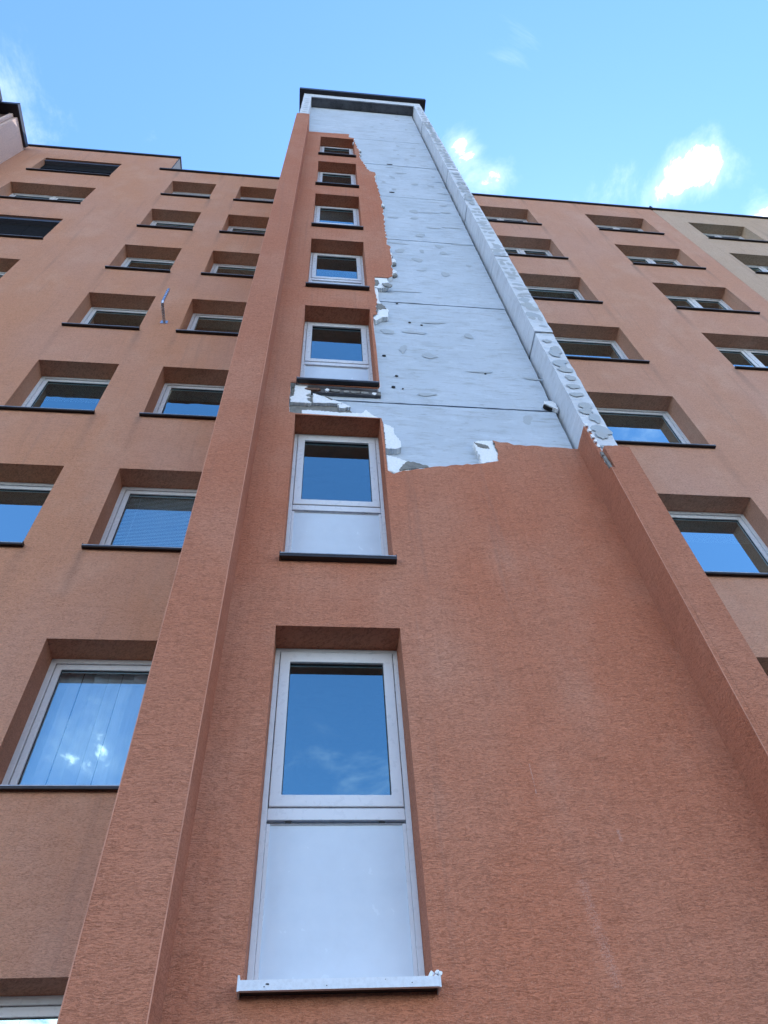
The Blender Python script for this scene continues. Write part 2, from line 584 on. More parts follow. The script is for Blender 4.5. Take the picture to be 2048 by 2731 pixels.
def make_window(parent, x0, x1, z0, z1, y, sashes, gl='glass', blind=0.0, cover='blind', sill_y=None, sill='dark', mull=0.0, label=None):
    """frame (the window itself) with sashes, panes, sill and what hangs behind the glass; y = face of the frame"""
    W, Ht = x1 - x0, z1 - z0
    fw = 0.052
    key = ('frame', round(W, 3), round(Ht, 3), sashes, mull)

    def mk():
        mb = MB().ring(0, W, 0, Ht, fw, 0, 0.075)
        if sashes == 2:
            c = W / 2 + mull
            mb.box(c - 0.035, c + 0.035, 0.002, 0.073, fw, Ht - fw)
        return mb.mesh('window', 'pvc')
    wn = part('window', shared(key, mk), parent, (x0, y, z0), 0.004)
    if label:
        wn['label'] = label
    bpy.context.view_layer.update()
    spans = [(fw + 0.004, W - fw - 0.004)] if sashes == 1 else [(fw + 0.004, W / 2 + mull - 0.039), (W / 2 + mull + 0.039, W - fw - 0.004)]
    for a, b in spans:
        sw, h2 = b - a, Ht - 2 * fw - 0.008
        sm = shared(('sash', round(sw, 3), round(h2, 3)), lambda: MB().ring(0, sw, 0, h2, 0.058, 0, 0.06).mesh('sash', 'pvc'))
        part('sash', sm, wn, (x0 + a, y + 0.014, z0 + fw + 0.004), 0.005)
        gm = shared(('gasket', round(sw, 3), round(h2, 3)), lambda: MB().ring(0.056, sw - 0.056, 0.056, h2 - 0.056, 0.006, 0.016, 0.03).mesh('gasket', 'gasket'))
        part('gasket', gm, wn, (x0 + a, y + 0.014, z0 + fw + 0.004))
        pw, ph = sw - 0.116, h2 - 0.116
        pm = shared(('pane', round(pw, 3), round(ph, 3), gl), lambda: pane_mesh(pw, ph, gl))
        part('pane', pm, wn, (x0 + a + 0.058, y + 0.038, z0 + fw + 0.062))
        if blind > 0:
            bh = (h2 - 0.02) * blind
            if cover == 'curtain':
                cm = shared(('cur', round(sw, 3), round(bh, 3)), lambda: curtain_mesh(sw, bh))
                part('curtain', cm, wn, (x0 + a, y + 0.10, z0 + Ht - fw - 0.01 - bh))
            else:
                cm = shared(('bl', round(sw, 3), round(bh, 3)), lambda: slat_blind(sw - 0.08, bh))
                part('venetian_blind', cm, wn, (x0 + a + 0.04, y + 0.082, z0 + Ht - fw - 0.01 - bh))
    if sill_y is not None:
        ov, dp = 0.026, y - sill_y
        mt = 'sill_dark' if sill == 'dark' else 'sill_worn'
        fh = 0.034
        ks = ('sill', round(W, 3), round(dp, 3), sill)

        def mks():
            mb = MB()
            # sloping sheet with folded drip edge and end upstands
            mb.add([(-ov, 0, -fh), (W + ov, 0, -fh), (W + ov, 0, -0.012), (-ov, 0, -0.012), (W + ov, dp, 0.012), (-ov, dp, 0.012),
                    (W + ov, 0.018, -fh), (-ov, 0.018, -fh), (W + ov, 0.018, -0.020), (-ov, 0.018, -0.020), (W + ov, dp, 0.004), (-ov, dp, 0.004)],
                   [(0, 1, 2, 3), (3, 2, 4, 5), (0, 7, 6, 1), (7, 9, 8, 6), (9, 11, 10, 8), (0, 3, 9, 7), (1, 6, 8, 2), (3, 5, 11, 9), (2, 8, 10, 4)])
            for xx in (-ov - 0.003, W + ov - 0.003):
                mb.box(xx, xx + 0.006, 0.001, dp * 0.5, -fh + 0.003, 0.016)
            return mb.mesh('sill', mt)
        so = part('sill', shared(ks, mks), wn, (x0, sill_y, z0))
        lp = shared(('lip', round(W, 3)), lambda: MB().box(-ov, W + ov, -0.003, 0.004, -0.014, -0.005).mesh('sill_lip', 'sill_lip'))
        part('sill_lip', lp, wn, (x0, sill_y, z0))
    return wn


rng = random.Random(7)

# ================================================================== LEFT WING
left = empty('apartment_wing', (-6, YW, GZ), 'orange rendered wing left of the stair tower with stepped dark roof edge', 'building', 'wings of the apartment block')
AX = (-2.406, -1.226)
BX = (-4.241, -3.060)
CX = (-8.035, -5.924)
DEP = 0.275
holes = []
wl = []
for i in range(-1, 7):
    zt = ZA + i * H
    holes.append((AX[0], AX[1], zt - SA, zt)); wl.append(('A', i, holes[-1]))
    holes.append((BX[0], BX[1], zt - SA, zt)); wl.append(('B', i, holes[-1]))
for i in range(-1, 7):
    zt = ZC + i * H
    holes.append((CX[0], CX[1], zt - 1.52, zt)); wl.append(('C', i, holes[-1]))
XS = -4.52        # step in the roof line
ZLO, ZHI = 22.62, 24.22
mb = MB()
wall_grid(mb, -14, XS, GZ, ZHI, [h for h in holes if h[1] < XS], YW, 0.36)
wall_grid(mb, XS, -0.80, GZ, ZLO, [h for h in holes if h[0] > XS], YW, 0.36)
mb.quad((XS, YW, ZLO), (XS, YW + 12, ZLO), (XS, YW + 12, ZHI), (XS, YW, ZHI))
mb.quad((-14, YW, GZ), (-14, YW + 12, GZ), (-14, YW + 12, ZHI), (-14, YW, ZHI))
mb.build('wall', 'stucco_wing', left)
mb = MB()
mb.box(-14, XS - 0.002, YW + 0.36, YW + 12, ZHI - 0.25, ZHI - 0.004)
mb.box(XS + 0.002, -0.80, YW + 0.36, YW + 12, ZLO - 0.25, ZLO - 0.004)
mb.box(-14, -0.80, YW + 12.0, YW + 12.2, GZ, ZHI)
mb.box(-14, -0.8, YW + 3.2, YW + 3.3, GZ, ZLO - 0.3)
mb.build('roof', 'interior', left)
mb = MB()
mb.box(-14.05, XS + 0.05, YW - 0.05, YW + 0.5, ZHI, ZHI + 0.10)
mb.box(XS - 0.35, XS + 0.05, YW + 0.5, YW + 12, ZHI, ZHI + 0.10)
mb.build('coping', 'coping', left, 0.006)
MB().box(XS - 0.28, -0.80, YW - 0.055, YW + 0.5, ZLO + 0.001, ZLO + 0.075).build('coping', 'coping', left, 0.006)
MB().box(XS + 0.003, XS + 0.03, YW - 0.012, YW + 11.9, ZLO + 0.08, ZHI - 0.004).build('corner_flashing', 'gasket', left)

for col, i, (a, b, c, e) in wl:
    fy = YW + DEP
    if col == 'A':
        gl, bl, cv = 'glass_wing', 0.0, 'blind'
        if i == 0: gl, bl, cv = 'glass_clear', 0.92, 'curtain'
        elif i == -1: gl, bl, cv = 'glass_clear', 0.9, 'curtain'
        elif i == 1: gl, bl = 'glass_clear', 0.98
        elif i == 2: gl, bl = 'glass_wavy', 0.25
        elif i == 3: bl = 0.3
        elif i == 4: bl = 0.97
        make_window(left, a, b, c, e, fy, 1, gl, bl, cv, YW - 0.05)
    elif col == 'B':
        gl, bl = 'glass_wing', 0.0
        if i == 2: gl, bl = 'glass_wavy', 0.4
        elif i == 1: gl, bl = 'glass_wing', 0.22
        elif i == 4: bl = 0.5
        elif i == 5: bl = 0.97
        make_window(left, a, b, c, e, fy, 1, gl, bl, 'blind', YW - 0.05)
    else:
        wn = make_window(left, a, b, c, e, fy, 2, 'glass_wing', 0.0, 'blind', YW - 0.05)
        if i in (6, 4):     # outside blind hung in the opening
            wn['label'] = 'wide window with dark outside blind in a metal box'
            W = b - a
            bx = shared(('sbox', i), lambda: MB().add(
                [(0.004, 0, -0.15), (W - 0.004, 0, -0.15), (W - 0.004, 0, -0.004), (0.004, 0, -0.004), (0.004, 0.19, -0.22), (W - 0.004, 0.19, -0.22), (W - 0.004, 0.19, -0.004), (0.004, 0.19, -0.004)],
                [(0, 1, 2, 3), (4, 7, 6, 5), (0, 4, 5, 1), (3, 2, 6, 7), (0, 3, 7, 4), (1, 5, 6, 2)]).mesh('blind_box', 'shutter_metal'))
            part('blind_box', bx, wn, (a, YW + 0.04, e))
            dl = 1.30 if i == 4 else 0.45
            sm = MB()
            k = int(dl / 0.05)
            for j in range(k):
                z = -0.20 - j * 0.05
                sm.box(0.03, W - 0.03, 0.0, 0.035, z - 0.044, z)
            for x in (W * 0.33, W * 0.67):
                sm.box(x, x + 0.02, -0.006, -0.001, -0.2 - dl, -0.2)
            part('outside_blind', sm.mesh('outside_blind', 'shutter_slat'), wn, (a, YW + 0.13, e))

# ================================================================== RIGHT WING
right = empty('apartment_wing', (6, YW, GZ), 'orange rendered wing right of the stair tower, with pairs of double windows', 'building', 'wings of the apartment block')
XB = 9.80
ZRR = 22.60
SR = 1.57
R1 = (3.95, 5.718)
R2 = (7.383, 9.150)
holes, wl = [], []
for i in range(-2, 6):
    zt = ZR + i * H
    for nm, (a, b) in (('R1', R1), ('R2', R2)):
        holes.append((a, b, zt - SR, zt)); wl.append((nm, i, holes[-1]))
mb = MB()
wall_grid(mb, 2.70, XB, GZ, ZRR, holes, YW, 0.36)
mb.build('wall', 'stucco_wing_b', right)
mb = MB()
mb.box(2.70, XB, YW + 0.36, YW + 12, ZRR - 0.25, ZRR - 0.004)
mb.box(2.70, XB, YW + 12, YW + 12.2, GZ, ZRR)
mb.box(2.70, XB, YW + 3.2, YW + 3.3, GZ, ZRR - 0.3)
mb.build('roof', 'interior', right)
MB().box(2.70, XB - 0.03, YW - 0.05, YW + 0.5, ZRR, ZRR + 0.085).build('coping', 'coping', right, 0.006)
for nm, i, (a, b, c, e) in wl:
    s = 2 if (nm == 'R2' or i >= 4) else 1
    gl, bl = 'glass_wing', 0.0
    if nm == 'R1':
        if i == 3: gl, bl = 'glass_clear', 0.97
        elif i == 1: bl = 0.3
        elif i == 0: bl = 0.35
    elif i == 5: bl = 0.4
    make_window(right, a, b, c, e, YW + DEP, s, gl, bl, 'blind', YW - 0.05, mull=0.10 if s == 2 else 0.0)

# ================================================================== NEIGHBOURING SECTION
nb = empty('neighbouring_building', (13, YW, GZ), 'greyish beige section of the block at the right edge, next to the orange wing', 'building')
R3 = (10.498, 12.244)
R4 = (14.1, 15.85)
holes = [(a, b, ZR + i * H - SR, ZR + i * H) for i in range(0, 6) for a, b in (R3, R4)]
mb = MB()
wall_grid(mb, XB + 0.012, 18, GZ, ZRR, holes, YW + 0.004, 0.36)
mb.quad((18, YW, GZ), (18, YW + 12, GZ), (18, YW + 12, ZRR), (18, YW, ZRR))
mb.build('wall', 'stucco_beige', nb)
mb = MB()
mb.box(XB + 0.012, 18, YW + 0.366, YW + 12, ZRR - 0.25, ZRR - 0.004)
mb.box(XB + 0.012, 18, YW + 12, YW + 12.2, GZ, ZRR)
mb.box(XB + 0.012, 18, YW + 3.2, YW + 3.3, GZ, ZRR - 0.3)
mb.build('roof', 'interior', nb)
MB().box(XB + 0.03, 18.05, YW - 0.05, YW + 0.5, ZRR + 0.004, ZRR + 0.085).build('coping', 'coping', nb, 0.006)
MB().box(XB - 0.028, XB + 0.028, YW - 0.07, YW + 0.4, ZRR - 0.06, ZRR + 0.17).build('joint_cap', 'coping', nb, 0.008)
for (a, b, c, e) in holes:
    make_window(nb, a, b, c, e, YW + DEP, 2 if a < 12 else 1, 'glass_wing', 0.5 if abs(e - ZR - 5 * H) < 0.1 else 0.0, 'blind', YW - 0.05, mull=0.1 if a < 12 else 0.0)

# ================================================================== FAR LEFT PROJECTING BLOCK
XF = -8.87
far = empty('projecting_block', (-11, 1.2, GZ), 'pale rendered corner block jutting out at the far left edge under a dark eave', 'building')
MB().box(-14, XF, 0.80, YW - 0.003, GZ, 23.70).build('wall', 'stucco_pale', far)
MB().box(-14, XF - 0.22, 0.74, 0.797, GZ, 23.69).build('cladding', 'shaded_brown_cladding', far)  # dark brown front; the loggia's shade is put into its colour
MB().box(XF - 0.20, XF - 0.10, 0.70, 0.796, GZ, 23.70).build('downpipe', 'stucco_pale', far, 0.02)
MB().box(-14.1, XF + 0.07, 0.46, YW - 0.06, 23.705, 23.93).build('eave', 'coping', far, 0.01)
MB().box(-14.1, XF - 0.42, -0.10, 0.455, 23.60, 23.98).build('gutter_box', 'coping', far, 0.01)

# ================================================================== STAIR TOWER
tower = empty('stair_tower', (0.9, 0.8, GZ), 'projecting stair tower with torn orange render and bare white concrete panels', 'building')
WX = (-0.233, 0.592)
WZ = 3.376
WH = 2.115                       # opening height
BARE_Y = 0.07
FX_L = (-0.875, -0.552)          # rendered left fin
FX_R = (2.478, 2.750)            # rendered right fin
FY = -0.31
CF_L = (-0.835, -0.605)          # bare concrete fins
CF_R = (2.520, 2.742)
CFY = -0.21
TOPZ = 25.08

# --- render skin with torn outline (x,z)
top_edge = [(-0.5535, 20.714), (0.20, 20.775), (0.478, 20.801), (0.490, 20.389), (0.598, 20.338), (0.606, 19.906), (0.642, 19.429), (0.693, 18.814),
            (0.706, 18.072), (0.779, 17.403), (0.863, 16.806), (0.985, 16.723), (0.969, 16.086), (0.993, 15.197), (1.012, 14.486), (1.000, 13.729),
            (0.997, 13.206), (0.978, 12.631), (0.978, 11.992), (0.964, 11.741), (1.010, 11.683), (1.008, 11.214), (0.972, 10.299), (0.898, 10.202),
            (0.700, 10.195), (0.686, 9.809), (0.692, 9.405), (0.682, 9.023), (0.686, 8.842), (0.630, 8.786)]
strip3 = [(0.622, 8.5), (0.626, 7.6), (0.624, 6.86), (0.60, 6.80)]
under3 = [(-0.19, 6.82), (-0.278, 6.843), (-0.311, 6.839), (-0.305, 6.52), (-0.29, 6.213), (-0.226, 6.200)]
over2 = [(0.20, 6.190), (0.606, 6.186)]
strip2 = [(0.616, 6.10), (0.613, 5.60), (0.616, 5.266), (0.664, 5.219)]
low = [(0.755, 5.277), (0.994, 5.347), (1.196, 5.398), (1.442, 5.443), (1.655, 5.507), (1.672, 5.637), (1.660, 5.868), (1.72, 5.835), (1.80, 5.841), (1.855, 5.799),
       (2.089, 5.805), (2.301, 5.792), (2.4795, 5.782)]
edge = ragged(top_edge, 0.018, 0.07, rng) + ragged(strip3, 0.003, 0.3, rng) + ragged(under3, 0.008, 0.09, rng) + ragged(over2, 0.003, 0.2, rng) + ragged(strip2, 0.003, 0.3, rng) + ragged(low, 0.012, 0.05, rng)
skin_out = [(2.4795, GZ), (-0.5535, GZ)] + edge
wholes = [rect(WX[0], WX[1], WZ + i * H - WH, WZ + i * H) for i in range(7)]
mb = slab(MB(), list(reversed(skin_out)), wholes, 0.0, 0.009, hole_sides=False)
for hl in wholes:      # window reveals, rendered
    n = 4
    mb.add([(p[0], 0.0, p[1]) for p in hl] + [(p[0], 0.30, p[1]) for p in hl], [(i, (i + 1) % n, n + (i + 1) % n, n + i) for i in range(n)])
mb.build('render_coat', 'stucco_tower', tower)
r2 = random.Random(3)
edge2 = [(x + r2.uniform(-0.006, 0.012), z + r2.uniform(-0.006, 0.006)) for x, z in edge]
edge2[0] = (-0.5535, edge[0][1])
edge2[-1] = (2.4795, edge[-1][1])
ins_out = [(2.4795, GZ), (-0.5535, GZ)] + edge2
wh2 = [rect(WX[0] - 0.002, WX[1] + 0.002, WZ + i * H - WH - 0.002, WZ + i * H + 0.002) for i in range(7)]
mb = slab(MB(), list(reversed(ins_out)), wh2, 0.0095, BARE_Y, hole_sides=False)
mb.build('insulation_layer', 'styrofoam', tower)

# --- bare concrete wall panels, one per storey
seams = [GZ, 1.02, 3.82, 6.625, 9.46, 12.28, 15.09, 17.875, 20.72, 22.25, TOPZ - 0.01]
gaps = [0.012, 0.012, 0.012, 0.018, 0.011, 0.015, 0.010, 0.012, 0.010, 0.010, 0.004]
for k in range(len(seams) - 1):
    z0, z1 = seams[k] + gaps[k], seams[k + 1] - gaps[k + 1]
    hs = [rect(WX[0] - 0.01, WX[1] + 0.01, WZ + i * H - WH - 0.03, WZ + i * H + 0.01) for i in range(7) if z0 < WZ + i * H - WH and WZ + i * H + 0.01 < z1]
    ol = ragged([(-0.600, z0), (2.474, z0), (2.474, z1), (-0.600, z1)], 0.0035, 0.09, rng, True)
    slab(MB(), ol, hs, BARE_Y + rng.uniform(-0.003, 0.003), 0.22, hole_sides=False).build('concrete_panel', 'concrete_panel', tower)
# body behind the joints
hs = [rect(WX[0] - 0.02, WX[1] + 0.02, WZ + i * H - WH - 0.04, WZ + i * H + 0.02) for i in range(7)]
slab(MB(), rect(-0.60, 2.74, GZ, TOPZ), hs, 0.13, 0.32, hole_sides=True).build('joint_backing', 'joint_dark', tower)
mb = MB()
mb.box(-0.83, -0.66, 0.33, YW + 0.3, GZ, 25.6)
mb.box(2.57, 2.74, 0.33, YW + 0.3, GZ, 25.6)
mb.box(-0.655, 2.565, YW + 1.5, YW + 1.6, GZ, 25.6)
mb.box(-0.83, 2.74, 0.33, YW + 3.6, 25.35, 25.60)
mb.build('tower_core', 'concrete_fin', tower)

# --- bare fins: right one panel by panel, left one only above the render
fj = [5.0, 8.055, 10.86, 13.72, 16.57, 19.40, 22.30, TOPZ + 0.02]
for k in range(len(fj) - 1):
    z0, z1 = fj[k] + 0.020, fj[k + 1] - 0.020
    if k == len(fj) - 2:
        z1 = TOPZ + 0.02
    dx = rng.uniform(-0.006, 0.006)
    mb = MB()
    ol = ragged([(CF_R[0], z0), (CF_R[1], z0), (CF_R[1], z1), (CF_R[0], z1)], 0.005, 0.12, rng, True)
    slab(mb, [(x + dx, z) for x, z in ol], [], CFY + rng.uniform(-0.006, 0.004), 0.325)
    mb.build('fin_panel', 'concrete_fin_front', tower, 0.008)
MB().box(CF_R[0] + 0.07, CF_R[1] - 0.012, CFY + 0.05, 0.32, 4.6, TOPZ).build('joint_backing', 'joint_dark', tower)
for k in range(1, len(fj) - 1):    # filler left in the joints on the front
    MB().box(CF_R[0] + 0.075, CF_R[1] - 0.004, CFY + 0.008, CFY + 0.05, fj[k] - 0.03, fj[k] + 0.03).build('joint_filler', 'joint_filler', tower, 0.006)
ol = ragged([(CF_L[0], 20.9), (CF_L[1], 20.9), (CF_L[1], TOPZ + 0.02), (CF_L[0], TOPZ + 0.02)], 0.004, 0.12, rng, True)
slab(MB(), ol, [], CFY, 0.325).build('fin_panel', 'concrete_fin_front', tower, 0.008)

# --- rendered fins
r3 = random.Random(12)
lt = ragged([(FX_L[1], 21.31), (FX_L[1] - 0.13, 21.34), (FX_L[0], 21.27)], 0.012, 0.05, r3)
lf = [(FX_L[0], GZ), (FX_L[1], GZ)] + lt
mb = slab(MB(), lf, [], FY, 0.06)
mb.box(FX_L[0], -0.80, 0.061, YW + 0.01, GZ, 21.25)
mb.build('rendered_fin', 'stucco_fin', tower, 0.007)
for bx, by, bz in ((FX_L[1], FY, 21.26), (FX_L[0], FY, 21.22)):
    MB().box(bx - 0.003, bx + 0.002, by - 0.0018, by + 0.003, GZ, bz).build('corner_bead', 'bead', tower)
MB().box(FX_R[0] - 0.002, FX_R[0] + 0.003, FY - 0.0018, FY + 0.003, GZ, 4.98).build('corner_bead', 'bead', tower)
# white foam edge under the render of the left fin
MB().box(FX_L[0] + 0.02, FX_L[1] - 0.006, FY + 0.012, CFY - 0.002, 21.20, 21.36).build('insulation_layer', 'styrofoam', tower)
# right fin: front board
rt = ragged([(FX_R[1], 5.350), (2.66, 5.362), (2.60, 5.352), (2.515, 5.342)], 0.010, 0.03, r3)
rf = [(2.515, GZ), (FX_R[1], GZ)] + rt
mb = slab(MB(), rf, [], FY, CFY - 0.004)
mb.box(2.742, FX_R[1], CFY - 0.003, YW + 0.01, GZ, 5.34)
mb.build('rendered_fin', 'stucco_fin', tower)
# inner face board of the right fin, torn to a point (y,z outline)
it = ragged([(FY + 0.0005, 5.0), (-0.262, 5.10), (-0.255, 5.35), (-0.247, 5.60), (-0.244, 5.80)], 0.006, 0.06, r3) + ragged([(-0.20, 5.803), (-0.10, 5.80), (0.0, 5.785)], 0.004, 0.05, r3)
inn = [(FY + 0.0005, GZ)] + it + [(0.0, GZ)]
slab(MB(), inn, [], FX_R[0], 2.514, axis='x').build('fin_side_board', 'stucco_fin', tower)
# frayed foam along the torn corner of the right fin
zz = 5.0
while zz < 5.78:
    yy = -0.262 if zz < 5.35 else -0.25
    MB().box(2.482 + r3.uniform(0, 0.01), 2.512, yy - r3.uniform(0.006, 0.022), yy + 0.01, zz, zz + r3.uniform(0.03, 0.06)).build('torn_foam', 'styrofoam', tower)
    zz += r3.uniform(0.05, 0.16)
for (z, h, y) in ((5.02, 0.10, -0.288), (5.12, 0.09, -0.282), (5.23, 0.06, -0.275)):
    MB().box(2.474, 2.50, y - 0.012, y + 0.012, z, z + h).build('mortar_lump', 'mortar', tower, 0.004)

# --- head beam and coping
mb = slab(MB(), ragged(rect(CF_L[0] + 0.003, CF_R[1] - 0.003, TOPZ + 0.022, 25.62), 0.004, 0.2, rng, True), [], CFY + 0.001, 0.33)
mb.build('head_beam', 'concrete_fin_front', tower, 0.008)
MB().box(CF_L[1] + 0.002, CF_R[0] - 0.01, CFY + 0.03, 0.068, TOPZ + 0.004, TOPZ + 0.020).build('beam_soffit', 'soffit_dark', tower)
MB().box(CF_L[0] - 0.15, CF_R[1] + 0.19, CFY - 0.12, YW + 3.6, 25.625, 25.90).build('coping', 'coping', tower, 0.01)

# --- stair windows
FRY = 0.22
for i in range(7):
    zt = WZ + i * H
    zb = zt - WH
    z_sash = zt - 1.245
    x0, x1 = WX
    W = x1 - x0
    wn = part('window', shared('sw', lambda: MB().ring(0, W, 0, WH, 0.032, 0, 0.08, wb=0.055, wt=0.03).box(0.033, W - 0.033, 0.001, 0.079, WH - 1.235, WH - 1.165).mesh('window', 'pvc')), tower, (x0, FRY, zb), 0.004)
    bpy.context.view_layer.update()
    sw, sh = W - 0.072, 1.125
    part('sash', shared('ssash', lambda: MB().ring(0, sw, 0, sh, 0.066, 0, 0.06, wb=0.072, wt=0.085).mesh('sash', 'pvc')), wn, (x0 + 0.036, FRY - 0.006, zt - 0.034 - sh), 0.005)
    part('gasket', shared('sgas', lambda: MB().ring(0.0655, sw - 0.0655, 0.0715, sh - 0.0845, 0.005, 0.02, 0.034).mesh('gasket', 'gasket')), wn, (x0 + 0.036, FRY - 0.006, zt - 0.034 - sh))
    pw, ph = sw - 0.132, sh - 0.157
    part('pane', shared('spane', lambda: pane_mesh(pw, ph, 'glass')), wn, (x0 + 0.036 + 0.066, FRY + 0.022, zt - 0.034 - sh + 0.072))
    sp_h = WH - 1.235 - 0.055 - 0.022
    part('spandrel_panel', shared('span', lambda: MB().box(0, W - 0.068, 0, 0.02, 0, sp_h).mesh('spandrel_panel', 'spandrel')), wn, (x0 + 0.034, FRY + 0.012, zb + 0.056), 0.003)
    part('glazing_bead', shared('bead', lambda: MB().ring(0, W - 0.066, 0, sp_h + 0.0, 0.020, 0, 0.012, wt=0.002).mesh('glazing_bead', 'pvc')), wn, (x0 + 0.033, FRY + 0.0005, zb + 0.0555), 0.003)
    part('shadow_gap', shared('gap', lambda: MB().box(0, W - 0.068, 0, 0.01, 0, 0.020).mesh('shadow_gap', 'gasket')), wn, (x0 + 0.034, FRY + 0.03, zb + 0.056 + sp_h))
    for fx in (0.16, 0.78):
        part('drain_slot', shared('drain', lambda: MB().box(0, 0.035, 0, 0.003, 0, 0.008).mesh('drain_slot', 'gasket')), wn, (x0 + fx * W, FRY + 0.012, zt - 1.245))
    # sill
    ov, dp = (0.014, 0.27)
    fh = 0.038 if i else 0.046
    mt = 'sill_worn' if i == 0 else 'sill_dark'

    def mks():
        mb = MB()
        mb.add([(-ov, 0, -fh), (W + ov, 0, -fh), (W + ov, 0, -0.006), (-ov, 0, -0.006), (W + ov, dp, 0.02), (-ov, dp, 0.02),
                (W + ov, 0.02, -fh), (-ov, 0.02, -fh), (W + ov, 0.02, -0.014), (-ov, 0.02, -0.014), (W + ov, dp, 0.01), (-ov, dp, 0.01)],
               [(0, 1, 2, 3), (3, 2, 4, 5), (0, 7, 6, 1), (7, 9, 8, 6), (9, 11, 10, 8), (0, 3, 9, 7), (1, 6, 8, 2), (3, 5, 11, 9), (2, 8, 10, 4)])
        for xx in (-ov - 0.004, W + ov - 0.004):
            mb.box(xx, xx + 0.008, -0.002, 0.12, -fh - 0.003, 0.012)
        return mb.mesh('sill', mt)
    so = part('sill', shared(('ssill', mt), mks), wn, (x0, -0.052 if i else -0.085, zb))
    part('sill_shade_strip', shared(('sshade', i == 0), lambda: MB().box(-ov + 0.01, W + ov - 0.01, 0.022, 0.051 if i else 0.084, -0.036, -0.016).mesh('sill_shade_strip', 'gasket')), wn, (x0, -0.052 if i else -0.085, zb))  # near-black box: the shadow and seal under the sill, put in as colour
    if i == 0:
        so['label'] = 'pale metal sill with flaking paint'
    else:
        part('sill_lip', shared('slip', lambda: MB().box(-ov, W + ov, -0.003, 0.004, -0.010, -0.002).mesh('sill_lip', 'sill_lip')), wn, (x0, -0.052, zb))

# paint flakes and white foam crumb at the end of the lowest sill
z0 = WZ - WH
for k in range(7):      # foam crumbs lying on the end of the sill
    cx, cz, cs = rng.uniform(0.565, 0.612), z0 + rng.uniform(-0.006, 0.016), rng.uniform(0.004, 0.011)
    pts = [(cx + cs * rng.uniform(0.7, 1.2) * math.cos(t * 0.9), cz + cs * rng.uniform(0.7, 1.2) * math.sin(t * 0.9)) for t in range(7)]
    slab(MB(), pts, [], -0.088 + 0.004 * k, -0.070 + 0.004 * k, back=True).build('foam_crumb', 'styrofoam', tower)
for k in range(6):
    fx, fz = rng.uniform(-0.2, 0.58), rng.uniform(-0.034, -0.010)
    s = rng.choice((0.002, 0.003, 0.003, 0.006))
    pts = [(fx + s * rng.uniform(0.6, 1.6) * math.cos(t * 1.05), z0 + fz + 0.6 * s * math.sin(t * 1.05)) for t in range(6)]
    slab(MB(), pts, [], -0.0865, -0.0848).build('paint_chip', 'gasket', tower)

# --- leftovers of insulation on the bare wall
def chunk(name, pts, y0, y1, mat, amp=0.006, step=0.013):
    return slab(MB(), ragged(pts, min(amp, 0.008), min(step, 0.014), rng, True), [], y0, y1).build(name, mat, tower)


chunk('insulation_fragment', [(0.690, 10.20), (0.80, 10.26), (0.873, 10.22), (0.912, 9.96), (0.85, 9.83), (0.745, 9.80), (0.69, 9.82)], 0.012, 0.069, 'styrofoam', 0.012)
chunk('mortar_patch', [(0.693, 10.10), (0.75, 10.10), (0.765, 9.98), (0.735, 9.88), (0.692, 9.88)], 0.006, 0.012, 'mortar')
chunk('render_flap', [(0.80, 9.93), (0.885, 9.965), (0.945, 9.87), (0.90, 9.80), (0.83, 9.83)], -0.012, 0.004, 'joint_filler')
chunk('insulation_fragment', [(0.690, 9.80), (0.725, 9.78), (0.735, 9.60), (0.725, 9.40), (0.745, 9.22), (0.69, 9.22)], 0.014, 0.069, 'styrofoam')
chunk('insulation_fragment', [(0.688, 9.12), (0.75, 9.20), (0.80, 9.10), (0.835, 9.02), (0.817, 8.79), (0.74, 8.76), (0.66, 8.64), (0.622, 8.73), (0.69, 8.84)], 0.010, 0.069, 'styrofoam', 0.012)
chunk('mortar_patch', [(0.690, 9.20), (0.755, 9.20), (0.80, 9.10), (0.81, 9.03), (0.76, 9.05), (0.74, 9.00), (0.705, 9.02), (0.69, 8.90)], 0.003, 0.0095, 'mortar', 0.008)
# between the third and second window
chunk('mortar_patch', [(-0.306, 6.84), (-0.20, 6.83), (-0.20, 6.70), (0.05, 6.62), (0.29, 6.44), (0.34, 6.33), (0.38, 6.27), (0.0, 6.24), (-0.29, 6.215)], 0.058, 0.069, 'mortar', 0.01)
chunk('insulation_fragment', [(-0.262, 6.825), (-0.13, 6.82), (-0.145, 6.76), (-0.09, 6.70), (-0.115, 6.64), (-0.155, 6.60), (-0.10, 6.57), (-0.14, 6.53), (-0.09, 6.475), (-0.10, 6.45), (-0.19, 6.455), (-0.296, 6.45), (-0.298, 6.55), (-0.262, 6.60)], 0.020, 0.0575, 'styrofoam', 0.014, 0.025)
chunk('insulation_fragment', [(-0.072, 6.665), (0.05, 6.60), (0.16, 6.535), (0.245, 6.475), (0.10, 6.475), (-0.068, 6.465)], 0.022, 0.0575, 'styrofoam', 0.004)
chunk('insulation_fragment', [(0.175, 6.46), (0.25, 6.475), (0.31, 6.42), (0.255, 6.395), (0.20, 6.385)], 0.022, 0.0575, 'styrofoam', 0.008)
chunk('mortar_patch', [(0.03, 6.625), (0.05, 6.62), (0.13, 6.545), (0.115, 6.535)], 0.016, 0.0215, 'mortar', 0.002)
chunk('insulation_fragment', [(-0.17, 6.275), (-0.10, 6.285), (0.05, 6.275), (0.20, 6.262), (0.32, 6.27), (0.42, 6.272), (0.46, 6.345), (0.50, 6.28), (0.575, 6.195), (0.20, 6.195), (-0.17, 6.203)], 0.006, 0.0575, 'styrofoam', 0.006)
chunk('insulation_fragment', [(0.620, 6.09), (0.685, 6.05), (0.71, 6.02), (0.715, 5.90), (0.765, 5.79), (0.762, 5.675), (0.70, 5.635), (0.622, 5.64)], 0.004, 0.069, 'styrofoam', 0.009)
